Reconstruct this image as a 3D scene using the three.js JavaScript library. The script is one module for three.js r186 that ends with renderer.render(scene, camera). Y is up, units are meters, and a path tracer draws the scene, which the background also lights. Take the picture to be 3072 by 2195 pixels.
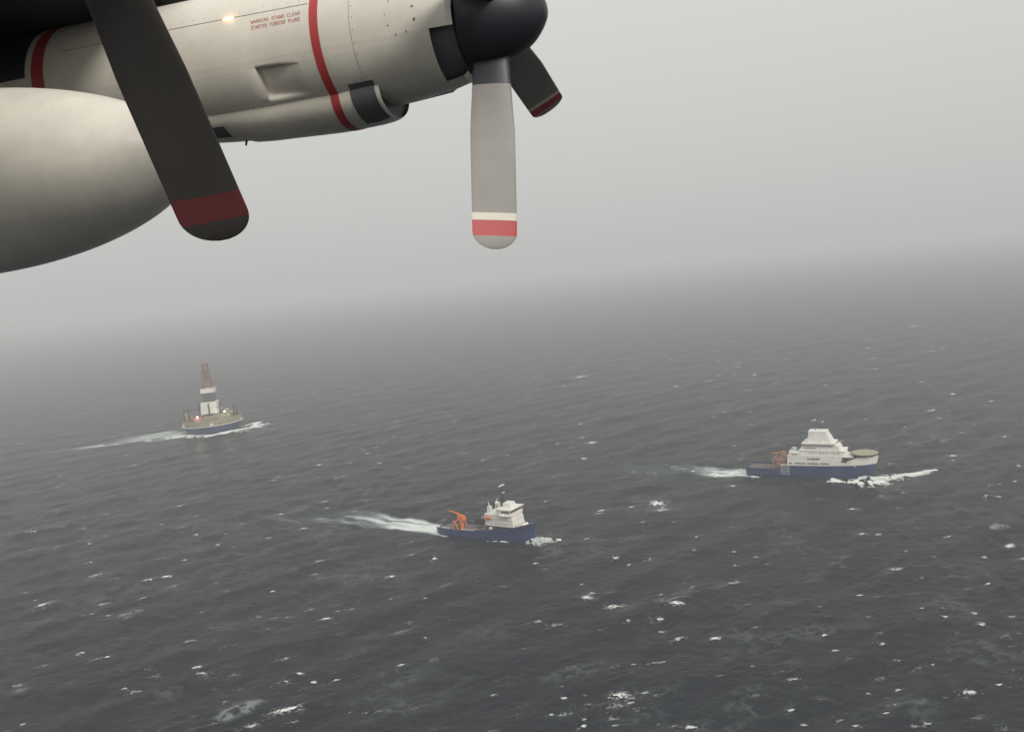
import * as THREE from 'three';
import { mergeGeometries } from 'three/addons/utils/BufferGeometryUtils.js';

// ---------- camera, sky, sun, exposure ----------
const scene = new THREE.Scene();
const renderer = new THREE.WebGLRenderer();
renderer.toneMapping = THREE.LinearToneMapping;
renderer.toneMappingExposure = 1.45;
renderer.shadowMap.enabled = true;
const CAM_Y = 200;
const camera = new THREE.PerspectiveCamera(44.79, 1024 / 731, 0.1, 60000);
camera.rotation.order = 'YXZ';
camera.rotation.set(THREE.MathUtils.degToRad(-6.1), 0, THREE.MathUtils.degToRad(-5.4));
camera.position.set(0, CAM_Y, 0);
scene.add(camera);

{ // an even overcast: grey air at the horizon, gently brighter towards the zenith, the same all round
  const w = 64, h = 256, a = new Float32Array(w * h * 4);
  for (let j = 0; j < h; j++) {
    const el = ((j + 0.5) / h - 0.5) * Math.PI, s = Math.max(0, Math.sin(el));
    const k = 1 - Math.exp(-s * 8);
    const L = (0.497 + 0.065 * k + 0.42 * s) / 1.45;
    for (let i = 0; i < w; i++) a.set([L, L * 1.008, L * (0.985 - 0.02 * k), 1], (j * w + i) * 4);
  }
  const t = new THREE.DataTexture(a, w, h, THREE.RGBAFormat, THREE.FloatType);
  t.mapping = THREE.EquirectangularReflectionMapping; t.magFilter = THREE.LinearFilter; t.minFilter = THREE.LinearFilter; t.wrapS = THREE.RepeatWrapping; t.needsUpdate = true;
  scene.background = t; scene.environment = t;
}
const sun = new THREE.DirectionalLight(new THREE.Color().setRGB(1, 0.95, 0.88), 1.5);
sun.position.set(350, 620 + 200, 692); sun.target.position.set(0, 200, -8);
sun.castShadow = true; sun.shadow.radius = 30;
Object.assign(sun.shadow.camera, { left: -900, right: 900, top: 900, bottom: -1600, near: 1, far: 4000 });
scene.add(sun, sun.target);
scene.fog = new THREE.FogExp2(new THREE.Color().setRGB(0.935, 0.945, 0.975), 0.00026);

// ---------- helpers ----------
let seed = 12345;
const rnd = () => { seed = (seed * 1664525 + 1013904223) >>> 0; return seed / 4294967296; };
const rr = (a, b) => a + (b - a) * rnd();
const gauss = () => Math.sqrt(-2 * Math.log(1 - rnd() * 0.9999)) * Math.cos(6.28318 * rnd());
const hash2 = (x, y) => { let n = Math.imul(x | 0, 374761393) + Math.imul(y | 0, 668265263) | 0; n = Math.imul(n ^ (n >>> 13), 1274126177); return ((n ^ (n >>> 16)) >>> 0) / 4294967296; };
function vnoise(x, y) {
  const i = Math.floor(x), j = Math.floor(y); let u = x - i, v = y - j; u = u * u * (3 - 2 * u); v = v * v * (3 - 2 * v);
  const a = hash2(i, j), b = hash2(i + 1, j), c = hash2(i, j + 1), d = hash2(i + 1, j + 1);
  return a + (b - a) * u + (c - a) * v + (a - b - c + d) * u * v;
}
function fbm(x, y, o = 4) { let s = 0, a = 0.5, t = 0; for (let k = 0; k < o; k++) { s += a * vnoise(x, y); t += a; a *= 0.5; x = x * 2.03 + 17.1; y = y * 2.03 + 9.7; } return s / t; }
const sstep = (a, b, x) => { const t = Math.min(1, Math.max(0, (x - a) / (b - a))); return t * t * (3 - 2 * t); };
const lerp = (a, b, t) => a + (b - a) * t;
const C = (r, g, b) => new THREE.Color().setRGB(r, g, b);

// soft grime map: pale mottling with specks and thin streaks, tiled in metres
function grimeTexture(amount, streak, sd) {
  const n = 256, d = new Uint8Array(n * n * 4);
  const tile = (x, y, f) => { // tileable value noise
    const m = (v) => ((v % f) + f) % f, X = x * f, Y = y * f, i = Math.floor(X), j = Math.floor(Y);
    let u = X - i, v = Y - j; u = u * u * (3 - 2 * u); v = v * v * (3 - 2 * v);
    const g = (p, q) => hash2(m(p) + sd, m(q) + sd * 3);
    return lerp(lerp(g(i, j), g(i + 1, j), u), lerp(g(i, j + 1), g(i + 1, j + 1), u), v);
  };
  for (let j = 0; j < n; j++) for (let i = 0; i < n; i++) {
    const x = i / n, y = j / n;
    let v = 0.5 * tile(x, y, 4) + 0.25 * tile(x, y, 9) + 0.15 * tile(x, y, 23) + 0.1 * tile(x, y, 61);
    const st = tile(x * 8 % 1, y, 7) * tile((x * 5) % 1, y, 3);
    v = 1 - amount * (1 - v) - streak * Math.max(0, st - 0.45);
    const k = (j * n + i) * 4, c = Math.max(0, Math.min(255, v * 255));
    d[k] = c; d[k + 1] = c * 0.995; d[k + 2] = c * 0.985; d[k + 3] = 255;
  }
  const t = new THREE.DataTexture(d, n, n); t.wrapS = t.wrapT = THREE.RepeatWrapping; t.magFilter = THREE.LinearFilter; t.colorSpace = THREE.SRGBColorSpace; t.needsUpdate = true; return t;
}
const grimeA = grimeTexture(0.16, 0.1, 3), grimeShip = grimeTexture(0.14, 0.16, 7);
grimeA.repeat.set(0.45, 0.45); grimeShip.repeat.set(0.08, 0.08);
const mat = (c, o = {}) => new THREE.MeshStandardMaterial({ color: c, roughness: 0.6, metalness: 0, side: THREE.DoubleSide, ...o });

const M = {
  white: mat(C(0.8, 0.765, 0.69), { roughness: 0.38, map: grimeA }),
  red: mat(C(0.5, 0.055, 0.06), { roughness: 0.5, map: grimeA }),
  seam: mat(C(0.17, 0.17, 0.155), { roughness: 0.8 }),
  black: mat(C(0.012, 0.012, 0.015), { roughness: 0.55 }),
  spinner: mat(C(0.016, 0.018, 0.024), { roughness: 0.45 }),
  panelGrey: mat(C(0.11, 0.125, 0.13), { roughness: 0.6, map: grimeA }),
  bladeGrey: mat(C(0.31, 0.3, 0.285), { roughness: 0.5, map: grimeA }),
  bladeShaded: mat(C(0.075, 0.068, 0.064), { roughness: 0.55, map: grimeA }),  // inboard copy of the blade paint, darkened for the shade on its face
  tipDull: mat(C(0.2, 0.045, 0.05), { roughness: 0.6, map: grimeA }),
  cream: mat(C(0.62, 0.6, 0.5), { roughness: 0.5 }),
  blue: mat(C(0.006, 0.032, 0.13), { roughness: 0.5, map: grimeShip }),
  shipWhite: mat(C(0.86, 0.85, 0.81), { roughness: 0.55, map: grimeShip }),
  deck: mat(C(0.14, 0.115, 0.1), { roughness: 0.85, map: grimeShip }),
  dark: mat(C(0.02, 0.021, 0.024), { roughness: 0.6 }),
  steel: mat(C(0.06, 0.068, 0.07), { roughness: 0.6 }),
  orange: mat(C(0.8, 0.19, 0.03), { roughness: 0.5, map: grimeShip }),
  rust: mat(C(0.26, 0.125, 0.09), { roughness: 0.75, map: grimeShip }),
  tan: mat(C(0.3, 0.275, 0.17), { roughness: 0.7, map: grimeShip }),
  orangeMuted: mat(C(0.42, 0.2, 0.1), { roughness: 0.6, map: grimeShip }),  // duller, less saturated orange
  heli: mat(C(0.36, 0.34, 0.25), { roughness: 0.85, map: grimeShip }),
  glass: mat(C(0.012, 0.014, 0.018), { roughness: 0.15 }),
  foam: mat(C(0.82, 0.84, 0.82), { roughness: 0.95 }),
};
function mesh(name, geo, m, parent) {
  const o = new THREE.Mesh(geo, m); o.name = name; o.castShadow = o.receiveShadow = true; (parent || scene).add(o); return o;
}
function group(name, label, category) { const g = new THREE.Group(); g.name = name; g.userData = { label, category }; scene.add(g); return g; }

// grid of points f(u,v) -> [x,y,z]; us, vs arrays; uv given by q(u,v)
function grid(us, vs, f, q, skip) {
  const p = [], t = [], ix = [], n = vs.length;
  us.forEach((u, i) => vs.forEach((v, j) => { p.push(...f(u, v)); t.push(...(q ? q(u, v) : [u, v])); }));
  for (let i = 0; i + 1 < us.length; i++) for (let j = 0; j + 1 < n; j++) {
    if (skip && skip((us[i] + us[i + 1]) / 2, (vs[j] + vs[j + 1]) / 2)) continue;
    const a = i * n + j; ix.push(a, a + n, a + 1, a + 1, a + n, a + n + 1);
  }
  const g = new THREE.BufferGeometry();
  g.setAttribute('position', new THREE.Float32BufferAttribute(p, 3)); g.setAttribute('uv', new THREE.Float32BufferAttribute(t, 2)); g.setIndex(ix); g.computeVertexNormals(); return g;
}
const range = (a, b, n) => Array.from({ length: n + 1 }, (_, i) => a + (b - a) * i / n);
function metreUV(g) { // box-projected uv in metres
  const h = g.index ? g.toNonIndexed() : g, p = h.attributes.position, n = h.attributes.normal, t = new Float32Array(p.count * 2);
  for (let i = 0; i < p.count; i++) {
    const ax = Math.abs(n.getX(i)), ay = Math.abs(n.getY(i)), az = Math.abs(n.getZ(i));
    t[2 * i] = ax > ay && ax > az ? p.getZ(i) : p.getX(i); t[2 * i + 1] = ay > ax && ay > az ? p.getZ(i) : p.getY(i);
  }
  h.setAttribute('uv', new THREE.Float32BufferAttribute(t, 2)); return h;
}
// a box whose top may be inset: [x0,x1] [y0,y1] half-width z, ta/tf = inset of the top at aft and front, tz = side inset
function block(x0, x1, y0, y1, z0, z1, ta = 0, tf = 0, tz = 0, bev = 0) {
  const bx = new THREE.BoxGeometry(1, 1, 1, 1, 1, 1), p = bx.attributes.position;
  for (let i = 0; i < p.count; i++) {
    const X = p.getX(i) > 0, Y = p.getY(i) > 0, Z = p.getZ(i) > 0;
    p.setXYZ(i, X ? x1 - (Y ? tf : 0) : x0 + (Y ? ta : 0), Y ? y1 : y0, Z ? z1 - (Y ? tz : 0) : z0 + (Y ? tz : 0));
  }
  bx.computeVertexNormals(); return metreUV(bx);
}
function rod(a, b, r0, r1 = r0, n = 8) {
  const A = new THREE.Vector3(...a), B = new THREE.Vector3(...b), d = B.clone().sub(A), g = new THREE.CylinderGeometry(r1, r0, d.length(), n);
  g.applyQuaternion(new THREE.Quaternion().setFromUnitVectors(new THREE.Vector3(0, 1, 0), d.clone().normalize())); const c = A.add(B).multiplyScalar(0.5); g.translate(c.x, c.y, c.z); return metreUV(g);
}
function ball(x, y, z, r, sy = 1) { const g = new THREE.SphereGeometry(r, 14, 10); g.scale(1, sy, 1); g.translate(x, y, z); return metreUV(g); }
const merge = (a) => mergeGeometries(a.map((g) => (g.index ? g.toNonIndexed() : g)));

// ---------- the sea ----------
const waves = [];
{
  const main = Math.atan2(0.97, 0.3);
  for (let i = 0; i < 40; i++) {
    const lam = 105 * Math.pow(0.905, i) * rr(0.93, 1.07), dir = main + gauss() * (0.4 + 0.02 * i), k = 6.28318 / lam;
    waves.push([k * Math.cos(dir), k * Math.sin(dir), rr(0, 6.28), (i < 8 ? 0.024 : i < 20 ? 0.04 : 0.046) / k, lam]);
  }
}
const ripple = (() => { // short wind chop, a tile of 80 m
  const n = 1024, h = new Float32Array(n * n), d = new Uint8Array(n * n * 4), comp = [];
  for (let i = 0; i < 46; i++) { const k = Math.round(8 + 70 * Math.pow(rnd(), 1.3)), a = Math.atan2(0.97, 0.3) + gauss() * 0.75; comp.push([Math.round(k * Math.cos(a)), Math.round(k * Math.sin(a)), rr(0, 6.28), 1 / k]); }
  let lo = 1e9, hi = -1e9;
  const tab = comp.map(([kx, ky, ph]) => [Float32Array.from({ length: n }, (_, i) => 6.28318 * kx * i / n + ph), Float32Array.from({ length: n }, (_, j) => 6.28318 * ky * j / n)]);
  for (let j = 0; j < n; j++) for (let i = 0; i < n; i++) { let v = 0; for (let c = 0; c < comp.length; c++) { const q = Math.sin(tab[c][0][i] + tab[c][1][j]); v += comp[c][3] * (q + 0.3 * q * q); } h[j * n + i] = v; if (v < lo) lo = v; if (v > hi) hi = v; }
  for (let i = 0; i < n * n; i++) { const c = (h[i] - lo) / (hi - lo) * 255; d[4 * i] = d[4 * i + 1] = d[4 * i + 2] = c; d[4 * i + 3] = 255; }
  const t = new THREE.DataTexture(d, n, n); t.wrapS = t.wrapT = THREE.RepeatWrapping; t.magFilter = THREE.LinearFilter; t.repeat.set(1 / 80, 1 / 80); t.needsUpdate = true; return t;
})();
const HS = 887 * CAM_Y;
const stepAt = (r) => Math.max(0.75, r * r / HS * 0.95); // size of a mesh cell along the line of sight
function gust(x, z) { return 0.55 + 0.9 * fbm(x * 0.006 + 3, z * 0.006 + 8, 3); }
function height(x, z, r, g) {
  const cell = stepAt(r); let h = 0;
  if (g === undefined) g = gust(x, z);
  for (const w of waves) {
    if (w[4] < cell * 1.6) break;
    const f = Math.min(1, (w[4] / cell - 1.6) / 2.2), s = Math.sin(w[0] * x + w[1] * z + w[2]);
    h += w[3] * f * (w[4] < 30 ? g : 1) * (s + 0.22 * (2 * s * s - 1));
  }
  return h;
}
const level = (x, z) => height(x, z, Math.hypot(x, z));
const HEAD_T = 36, HEAD_I = 30;
const rad = THREE.MathUtils.degToRad;
const SHIPS = {
  tug: { x: -31, z: -664, a: rad(HEAD_T), len: 82 }, ice: { x: 249, z: -756, a: rad(HEAD_I), len: 104 }, rig: { x: -466, z: -1352, a: rad(-4), len: 92 },
};
const toShip = (s, x, z) => { const dx = x - s.x, dz = z - s.z, c = Math.cos(s.a), n = Math.sin(s.a); return [dx * c + dz * n, -dx * n + dz * c]; }; // [ahead, to starboard]
const fromShip = (s, u, v) => { const c = Math.cos(s.a), n = Math.sin(s.a); return [s.x + u * c - v * n, s.z + u * n + v * c]; };
// churned water round the ships: share of the surface covered with foam
function wakeCover(x, z) {
  let best = 0, aer = 0;
  { // tug: straight wash astern
    const [u, v] = toShip(SHIPS.tug, x, z), d = -u - 38;
    if (d > -6 && d < 240) {
      const w = 11 + d * 0.065, vv = v + 5 * Math.sin(d * 0.02), e = 1 - sstep(w * 0.62, w * 1.15, Math.abs(vv) + 4 * (fbm(u * 0.05, v * 0.09, 3) - 0.5));
      const st = fbm(u * 0.035, v * 0.2 + 40, 4);
      aer = Math.max(aer, e * (1 - sstep(60, 200, d)));
      best = Math.max(best, e * (1 - sstep(35, 120, d)) * sstep(0.2, 0.6, st + 0.28 * (1 - d / 90)) + e * (1 - sstep(90, 230, d)) * sstep(0.48, 0.72, st) * 0.5);
    }
  }
  {
    const [u, v] = toShip(SHIPS.ice, x, z), d = -u - 57;
    if (d > -8 && d < 220) {
      const w = 12 + d * 0.07, e = 1 - sstep(w * 0.6, w * 1.2, Math.abs(v) + 6 * (fbm(u * 0.05 + 9, v * 0.09, 3) - 0.5)), st = fbm(u * 0.05 + 30, v * 0.3, 4);
      aer = Math.max(aer, e * (1 - sstep(20, 160, d)));
      best = Math.max(best, e * (1 - sstep(8, 55, d)) * sstep(0.3, 0.62, st + 0.12) + e * (1 - sstep(50, 140, d)) * sstep(0.52, 0.72, st) * 0.45);
    }
  }
  { // rig: broad wash trailing to the left, brightest along its near edge
    const [u, v] = toShip(SHIPS.rig, x, z), d = -u - 30;
    if (d > -20 && d < 300) {
      const near = 38 + d * 0.12 - d * d * 0.0004, e = sstep(-42, -20, v) * (1 - sstep(near - 4, near + 8, v + 6 * (fbm(u * 0.04, v * 0.05, 2) - 0.5)));
      const edge = Math.exp(-Math.pow((v - near + 6) / 9, 2)), st = fbm(u * 0.02 + 5, v * 0.14, 4);
      best = Math.max(best, e * (1 - sstep(40, 150, d)) * sstep(0.25, 0.65, st + 0.1) * 0.75 + edge * (1 - sstep(110, 240, d)) * 0.8 * sstep(0.2, 0.5, st));
      aer = Math.max(aer, e * (1 - sstep(40, 180, d)) * 0.7);
    }
  }
  return [Math.min(1, best), aer];
}
{
  const az = [];
  const fine = rad(43), nf = 1150, nc = 64;
  for (let i = 0; i < nf; i++) az.push(-fine + 2 * fine * i / nf);
  for (let i = 0; i <= nc; i++) az.push(fine + (2 * Math.PI - 2 * fine) * i / nc);
  const rs = [4, 60, 120, 180, 230, 262, 285];
  for (let r = 300; r < 15000;) { rs.push(r); r += r < 320 ? 4 : Math.min(stepAt(r), 700); }
  rs.push(16000);
  const na = az.length, N = rs.length * na, P = new Float32Array(N * 3), Q = new Float32Array(N * 3), T = new Float32Array(N * 2);
  let k = 0;
  for (const r of rs) for (const a of az) {
    const x = r * Math.sin(a), z = -r * Math.cos(a), inView = Math.cos(a) > 0.7 && r > 250;
    let y = 0, cr = 0.005, cg = 0.0075, cb = 0.012;
    if (inView && r < 9000) {
      const g = gust(x, z); y = height(x, z, r, g);
      // tint of the water: browner and bluer patches
      const hue = fbm(x * 0.004 + 50, z * 0.004, 2) - 0.5; cr *= 1 + 0.5 * hue; cb *= 1 - 0.4 * hue;
      // old foam: streaks and lace drifting on the surface
      const wx = x * 0.955 - z * 0.297, wz = x * 0.297 + z * 0.955;
      const patch = sstep(0.56, 0.8, fbm(wx * 0.035, wz * 0.05, 3)), lace = 1 - Math.abs(2 * fbm(wx * 0.16 + 7, wz * 0.22, 3) - 1);
      let foam = 0.075 * patch * sstep(0.72, 0.98, lace) + 0.012 * sstep(0.5, 0.78, fbm(wx * 0.02 + 11, wz * 0.06, 3));
      // fresh caps on high crests
      const crest = sstep(1.2, 2.6, y) * sstep(0.58, 0.72, fbm(wx * 0.045 + 31, wz * 0.1 + 4, 3)) * sstep(0.5, 0.8, 1 - Math.abs(2 * fbm(wx * 0.3 + 17, wz * 0.38, 3) - 1)) * sstep(0.3, 0.8, lace);
      foam = Math.max(foam, 0.3 * crest * (1 - sstep(1500, 4000, r)));
      const [wc, aer] = wakeCover(x, z);
      cr += aer * 0.03; cg += aer * 0.05; cb += aer * 0.05;
      foam = Math.max(foam, wc * 0.95);
      cr = lerp(cr, 0.66, foam); cg = lerp(cg, 0.71, foam); cb = lerp(cb, 0.69, foam);
      if (wc > 0.3) y *= 1 - 0.2 * wc;
    }
    P.set([x, y, z], k * 3); Q.set([cr, cg, cb], k * 3); T.set([x, z], k * 2); k++;
  }
  const ix = new Uint32Array((rs.length - 1) * (na - 1) * 6); let m = 0;
  for (let i = 0; i + 1 < rs.length; i++) for (let j = 0; j + 1 < na; j++) { const a = i * na + j; ix.set([a, a + 1, a + na, a + 1, a + na + 1, a + na], m); m += 6; }
  const g = new THREE.BufferGeometry();
  g.setAttribute('position', new THREE.BufferAttribute(P, 3)); g.setAttribute('color', new THREE.BufferAttribute(Q, 3)); g.setAttribute('uv', new THREE.BufferAttribute(T, 2));
  g.setIndex(new THREE.BufferAttribute(ix, 1)); g.computeVertexNormals();
  const s = mesh('sea', g, new THREE.MeshPhysicalMaterial({ color: 0xffffff, vertexColors: true, roughness: 0.32, ior: 1.33, specularIntensity: 0.14, bumpMap: ripple, bumpScale: 0.35, side: THREE.DoubleSide }));
  s.userData = { kind: 'structure', label: 'dark grey choppy sea streaked with foam', category: 'sea' };
}

// ---------- foam ----------
const fleck = new THREE.IcosahedronGeometry(1, 0);
{ const p = fleck.attributes.position; for (let i = 0; i < p.count; i++) { const h = 0.75 + 0.5 * hash2(Math.round(p.getX(i) * 100), Math.round(p.getY(i) * 100 + p.getZ(i) * 37)); p.setXYZ(i, p.getX(i) * h, p.getY(i) * h, p.getZ(i) * h); } fleck.computeVertexNormals(); }
function foamObject(name, label, list) { // list of [x, y, z, sx, sy, sz, turn]
  const tint = new THREE.Color(), o = new THREE.InstancedMesh(fleck, M.foam, list.length), m = new THREE.Matrix4(), q = new THREE.Quaternion(), e = new THREE.Euler();
  list.forEach((f, i) => { e.set(0, f[6], 0); q.setFromEuler(e); m.compose(new THREE.Vector3(f[0], f[1], f[2]), q, new THREE.Vector3(f[3], f[4], f[5])); o.setMatrixAt(i, m); o.setColorAt(i, tint.setRGB(f[7], f[7] * 1.02, f[7])); });
  o.name = name; o.castShadow = o.receiveShadow = true; o.userData = { kind: 'stuff', label, category: 'foam' }; scene.add(o);
}
const put = (list, x, z, s, lift = 0, tone = 1) => list.push([x, level(x, z) + lift, z, s * rr(0.8, 1.6), s * rr(0.2, 0.45), s * rr(0.7, 1.3), rr(0, 6.28), tone * rr(0.85, 1)]);
const putStreak = (list, x, z, s, lift, tone, turn) => list.push([x, level(x, z) + lift, z, s * rr(1.4, 3.2), s * rr(0.14, 0.26), s * rr(0.5, 0.9), turn + gauss() * 0.25, tone]);
{
  const list = [];
  function cap(x, z, a, b, k, lean) { // half-size a across the view, b along it, strength k
    const fs = 0.3 + Math.hypot(x, z) * 0.00055, n = Math.min(900, Math.round(a * b * 3.1416 / (fs * fs) * 0.62 * Math.sqrt(k))), ph = rr(0, 100), core = rr(-0.3, 0.5);
    for (let i = 0; i < n; i++) {
      let u = gauss() * 0.5, v = gauss() * 0.45;
      if (Math.abs(u) > 1.2 || Math.abs(v) > 1.2) continue;
      v += 0.5 * (u - core) * (u - core) - 0.15;               // bowed like a breaking crest
      const px = x + u * a + v * lean * b * 0.3, pz = z + v * b - u * a * lean;
      const lace = Math.abs(fbm(px * 0.45 + ph, pz * 0.35, 3) - 0.5), dense = Math.exp(-((u - core) ** 2) * 4 - v * v * 9) * Math.sqrt(k);
      if (lace > 0.05 + 0.16 * dense) continue;
      putStreak(list, px, pz, fs * rr(0.4, 0.85) * (0.6 + 0.5 * dense), 0.03 + 0.4 * dense * rnd(), Math.min(1, (0.16 + 1.05 * dense * k + 0.3 * k) * rr(0.6, 1.1)), lean);
    }
  }
  const seen = [[-125,-409,9.9,6.2,1],[36,-392,8.8,6.5,0.8],[33,-382,7.1,5.1,0.4],[82,-493,7,5.4,1],[50,-475,3.8,4.4,0.9],[32,-516,6.2,9.4,0.7],[48,-504,9.3,6.3,0.7],[107,-712,10.3,15,1],[106,-688,10.8,8.9,0.6],[63,-703,8.4,6.6,0.7],[79,-978,10.8,10,0.8],[-339,-599,7.5,10.8,0.9],[-330,-659,10.3,8.9,0.5],[-282,-635,5.4,5.8,0.8],[-298,-593,7.3,5.2,0.5],[-96,-588,5,4.7,0.8],[-69,-622,3.8,8.3,0.8],[3,-592,3.2,4.7,0.8],[-73,-444,2.7,1.6,0.9],[243,-643,4.4,5.3,0.9]];
  const more = [[343,-645,4.8,3.2,1],[301,-539,6.3,5.4,0.9],[216,-516,8.8,5.5,0.6],[276,-567,4.1,3.4,0.9],[464,-979,7.8,8.3,0.9],[386,-778,9,7.2,0.7],[167,-420,5.2,2.6,0.8],[211,-442,2.2,2.4,0.9],[226,-431,3.6,2.9,0.7],[115,-392,4,3.1,0.6],[56,-423,7.8,3,0.4],[-78,-494,8.3,6.7,0.35],[-141,-474,6.8,4.4,0.4],[-207,-510,7.5,3,0.4],[-253,-708,3.4,7,0.8],[-156,-643,6.4,4.5,0.7],[-139,-397,5.7,4.5,0.6],[10,-481,7.7,4.4,0.5],[0,-487,5.3,3.9,0.5]];
  const rest = [[118,-1578,19,16,0.9],[176,-742,5.7,3,0.9],[249,-1356,5.3,9.7,0.9],[-100,-1283,5.6,8.5,0.8],[112,-581,5.1,3.7,0.5],[157,-472,1.4,1.6,0.9],[237,-544,1.6,2.2,0.8],[96,-382,2,1.3,0.5],[141,-353,3.6,1.5,0.5],[-286,-494,7.5,4.5,0.4],[-210,-464,5.5,3.2,0.35],[34,-467,3,3,0.5],[79,-577,6,4.5,0.5],[-18,-551,5.1,3.3,0.4],[-114,-537,6.1,2.8,0.5],[85,-402,4.2,1.8,0.3],[-294,-570,7,3.9,0.4],[149,-547,4.2,3.4,0.4],[406,-711,2.9,6.2,0.8],[871,-1911,13.7,15.4,0.8],[734,-1505,5.2,9.7,0.8],[595,-1457,14.9,11.8,0.5]];
  for (const c of [...seen, ...more, ...rest]) cap(c[0], c[1], c[2], c[3], c[4], 0.1);
  for (let i = 0; i < 900; i++) { // scattered small ones over the whole field
    const r = 340 + 1900 * Math.pow(rnd(), 1.5), a = rad(rr(-40, 40)), x = r * Math.sin(a), z = -r * Math.cos(a), s = Math.pow(rnd(), 3);
    const [ui, vi] = toShip(SHIPS.ice, x, z), [ut, vt] = toShip(SHIPS.tug, x, z);
    if (Math.abs(ui) < 70 && Math.abs(vi) < 14 || Math.abs(ut) < 50 && Math.abs(vt) < 11) continue;
    cap(x, z, 1.2 + 5 * s + r * 0.002, 0.8 + 3 * s + r * 0.0022, 0.2 + 0.8 * Math.pow(rnd(), 1.5), rr(-0.1, 0.3));
  }
  for (let i = 0; i < 420; i++) { // thin wisps left by spent crests
    const r = 340 + 900 * Math.pow(rnd(), 1.3), a = rad(rr(-40, 40));
    cap(r * Math.sin(a), -r * Math.cos(a), rr(3, 9), rr(1.2, 4), rr(0.1, 0.22), rr(-0.15, 0.3));
  }
  foamObject('whitecap_foam', 'white foam of breaking whitecaps scattered over the open sea', list);
}
// bow waves and stern wash: thick foam heaped against the hulls
function heap(list, s, pts, n, size, lift) { // pts: [u, v, half-width, height] along a curve in the ship's frame
  for (let i = 0; i < n; i++) {
    const t = rnd() * (pts.length - 1), k = Math.min(pts.length - 2, Math.floor(t)), f = t - k, A = pts[k], B = pts[k + 1];
    const du = B[0] - A[0], dv = B[1] - A[1], L = Math.hypot(du, dv), w = lerp(A[2], B[2], f) * (0.55 + 0.9 * vnoise(t * 2.7 + pts.length * 5, n * 0.01)), o = gauss() * (rnd() < 0.6 ? 0.38 : 0.9), h = lerp(A[3], B[3], f);
    if (Math.abs(o) > 1.5 || vnoise(t * 3.1 + 2, n * 0.013) < 0.6 * rnd() - 0.1) continue;
    const [x, z] = fromShip(s, lerp(A[0], B[0], f) - dv / L * o * w, lerp(A[1], B[1], f) + du / L * o * w);
    if (fbm(x * 0.16 + 3, z * 0.16, 3) < 0.36 + 0.14 * Math.min(1, Math.abs(o))) continue;
    put(list, x, z, size * rr(0.5, 1.2) * (1.1 - 0.45 * Math.min(1, Math.abs(o))), lift + h * Math.exp(-o * o * 3) * rnd());
  }
}
{
  let l = [];
  heap(l, SHIPS.ice, [[42, 10, 3, 1], [49, 8, 5, 2.5], [58, 3, 8, 2.2], [68, -3, 9, 1.8], [80, -12, 8, 1.5], [90, -20, 5, 1.8], [98, -27, 2, 0.6]], 4600, 0.75, 0.1);
  heap(l, SHIPS.ice, [[20, 17, 4, 0.6], [30, 20, 9, 1.0], [42, 21, 10, 1.0], [52, 17, 8, 1], [60, 8, 6, 1]], 3000, 0.75, 0.1);
  heap(l, SHIPS.ice, [[-62, 10, 2, 0.8], [-52, 13.5, 2.2, 1], [-42, 13.6, 2, 1.1], [-36, 14, 1, 0.5]], 420, 0.6, 0.1);
  heap(l, SHIPS.ice, [[-60, -11, 3, 2], [-64, 0, 4, 1.8], [-62, 11, 3, 1], [-80, 10, 5, 0.6]], 1100, 0.7, 0.2);
  foamObject('icebreaker_bow_wave', 'white bow wave and stern wash around the larger blue and white ship', l);
  l = [];
  heap(l, SHIPS.tug, [[35, 9, 1, 0.5], [41, 6.5, 3, 2], [46, 3, 5.5, 4.5], [50, -2, 7, 4], [54, -7, 5, 2], [59, -12, 1.5, 0.5]], 2300, 0.46, 0.1);
  heap(l, SHIPS.tug, [[6, 9.8, 1, 0.5], [18, 10.2, 1.2, 0.6], [28, 9.6, 1.4, 0.8], [37, 8, 2, 1.0]], 150, 0.55, 0.1);
  heap(l, SHIPS.tug, [[-41, -8, 1.5, 1.8], [-43, 0, 2.5, 2.0], [-41, 8, 1.5, 1.6], [-52, 8, 3, 1], [-70, 6, 4, 0.5]], 900, 0.55, 0.1);
  foamObject('supply_ship_bow_wave', 'white bow splash and stern wash around the nearer orange-craned ship', l);
  l = [];
  heap(l, SHIPS.rig, [[-62, 34, 8, 0.5], [-34, 37, 7, 1.2], [-12, 43, 5, 1.2], [12, 46, 9, 1.5], [34, 40, 15, 1.8], [52, 26, 20, 1.6], [66, 10, 15, 1], [62, -16, 14, 1], [50, -34, 8, 0.6]], 8500, 1.1, 0.15);
  foamObject('rig_foam_collar', 'white foam collar swept around the round drilling rig hull', l);
}

// ---------- ships ----------
// hull lofted through stations [x, half-breadth at deck, half-breadth at waterline, top, forward rake of the top]
function hullGeo(st, keel = -4) {
  const vs = [0, 0.12, 0.3, 0.45, 0.6, 0.75, 0.88, 1], side = (s) => grid(range(0, st.length - 1, (st.length - 1) * 6), vs, (u, v) => {
    const k = Math.min(st.length - 2, Math.floor(u)), f = u - k, m = st[k].map((a, i) => lerp(a, st[k + 1][i], f * f * (3 - 2 * f) * 0.4 + f * 0.6));
    const y = v < 0.3 ? lerp(keel, 0, v / 0.3) : lerp(0, m[3], (v - 0.3) / 0.7), t = Math.max(0, y / m[3]), b = v === 0 ? 0.02 : lerp(m[2] * (v < 0.3 ? 0.6 + 0.4 * v / 0.3 : 1), m[1], Math.pow(t, 1.6));
    return [m[0] + m[4] * (y < 0 ? 0.2 * y / 4 : t), y, s * b];
  }, (u, v) => [u * 12, v * 12]);
  return merge([side(1), side(-1)]);
}
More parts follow.
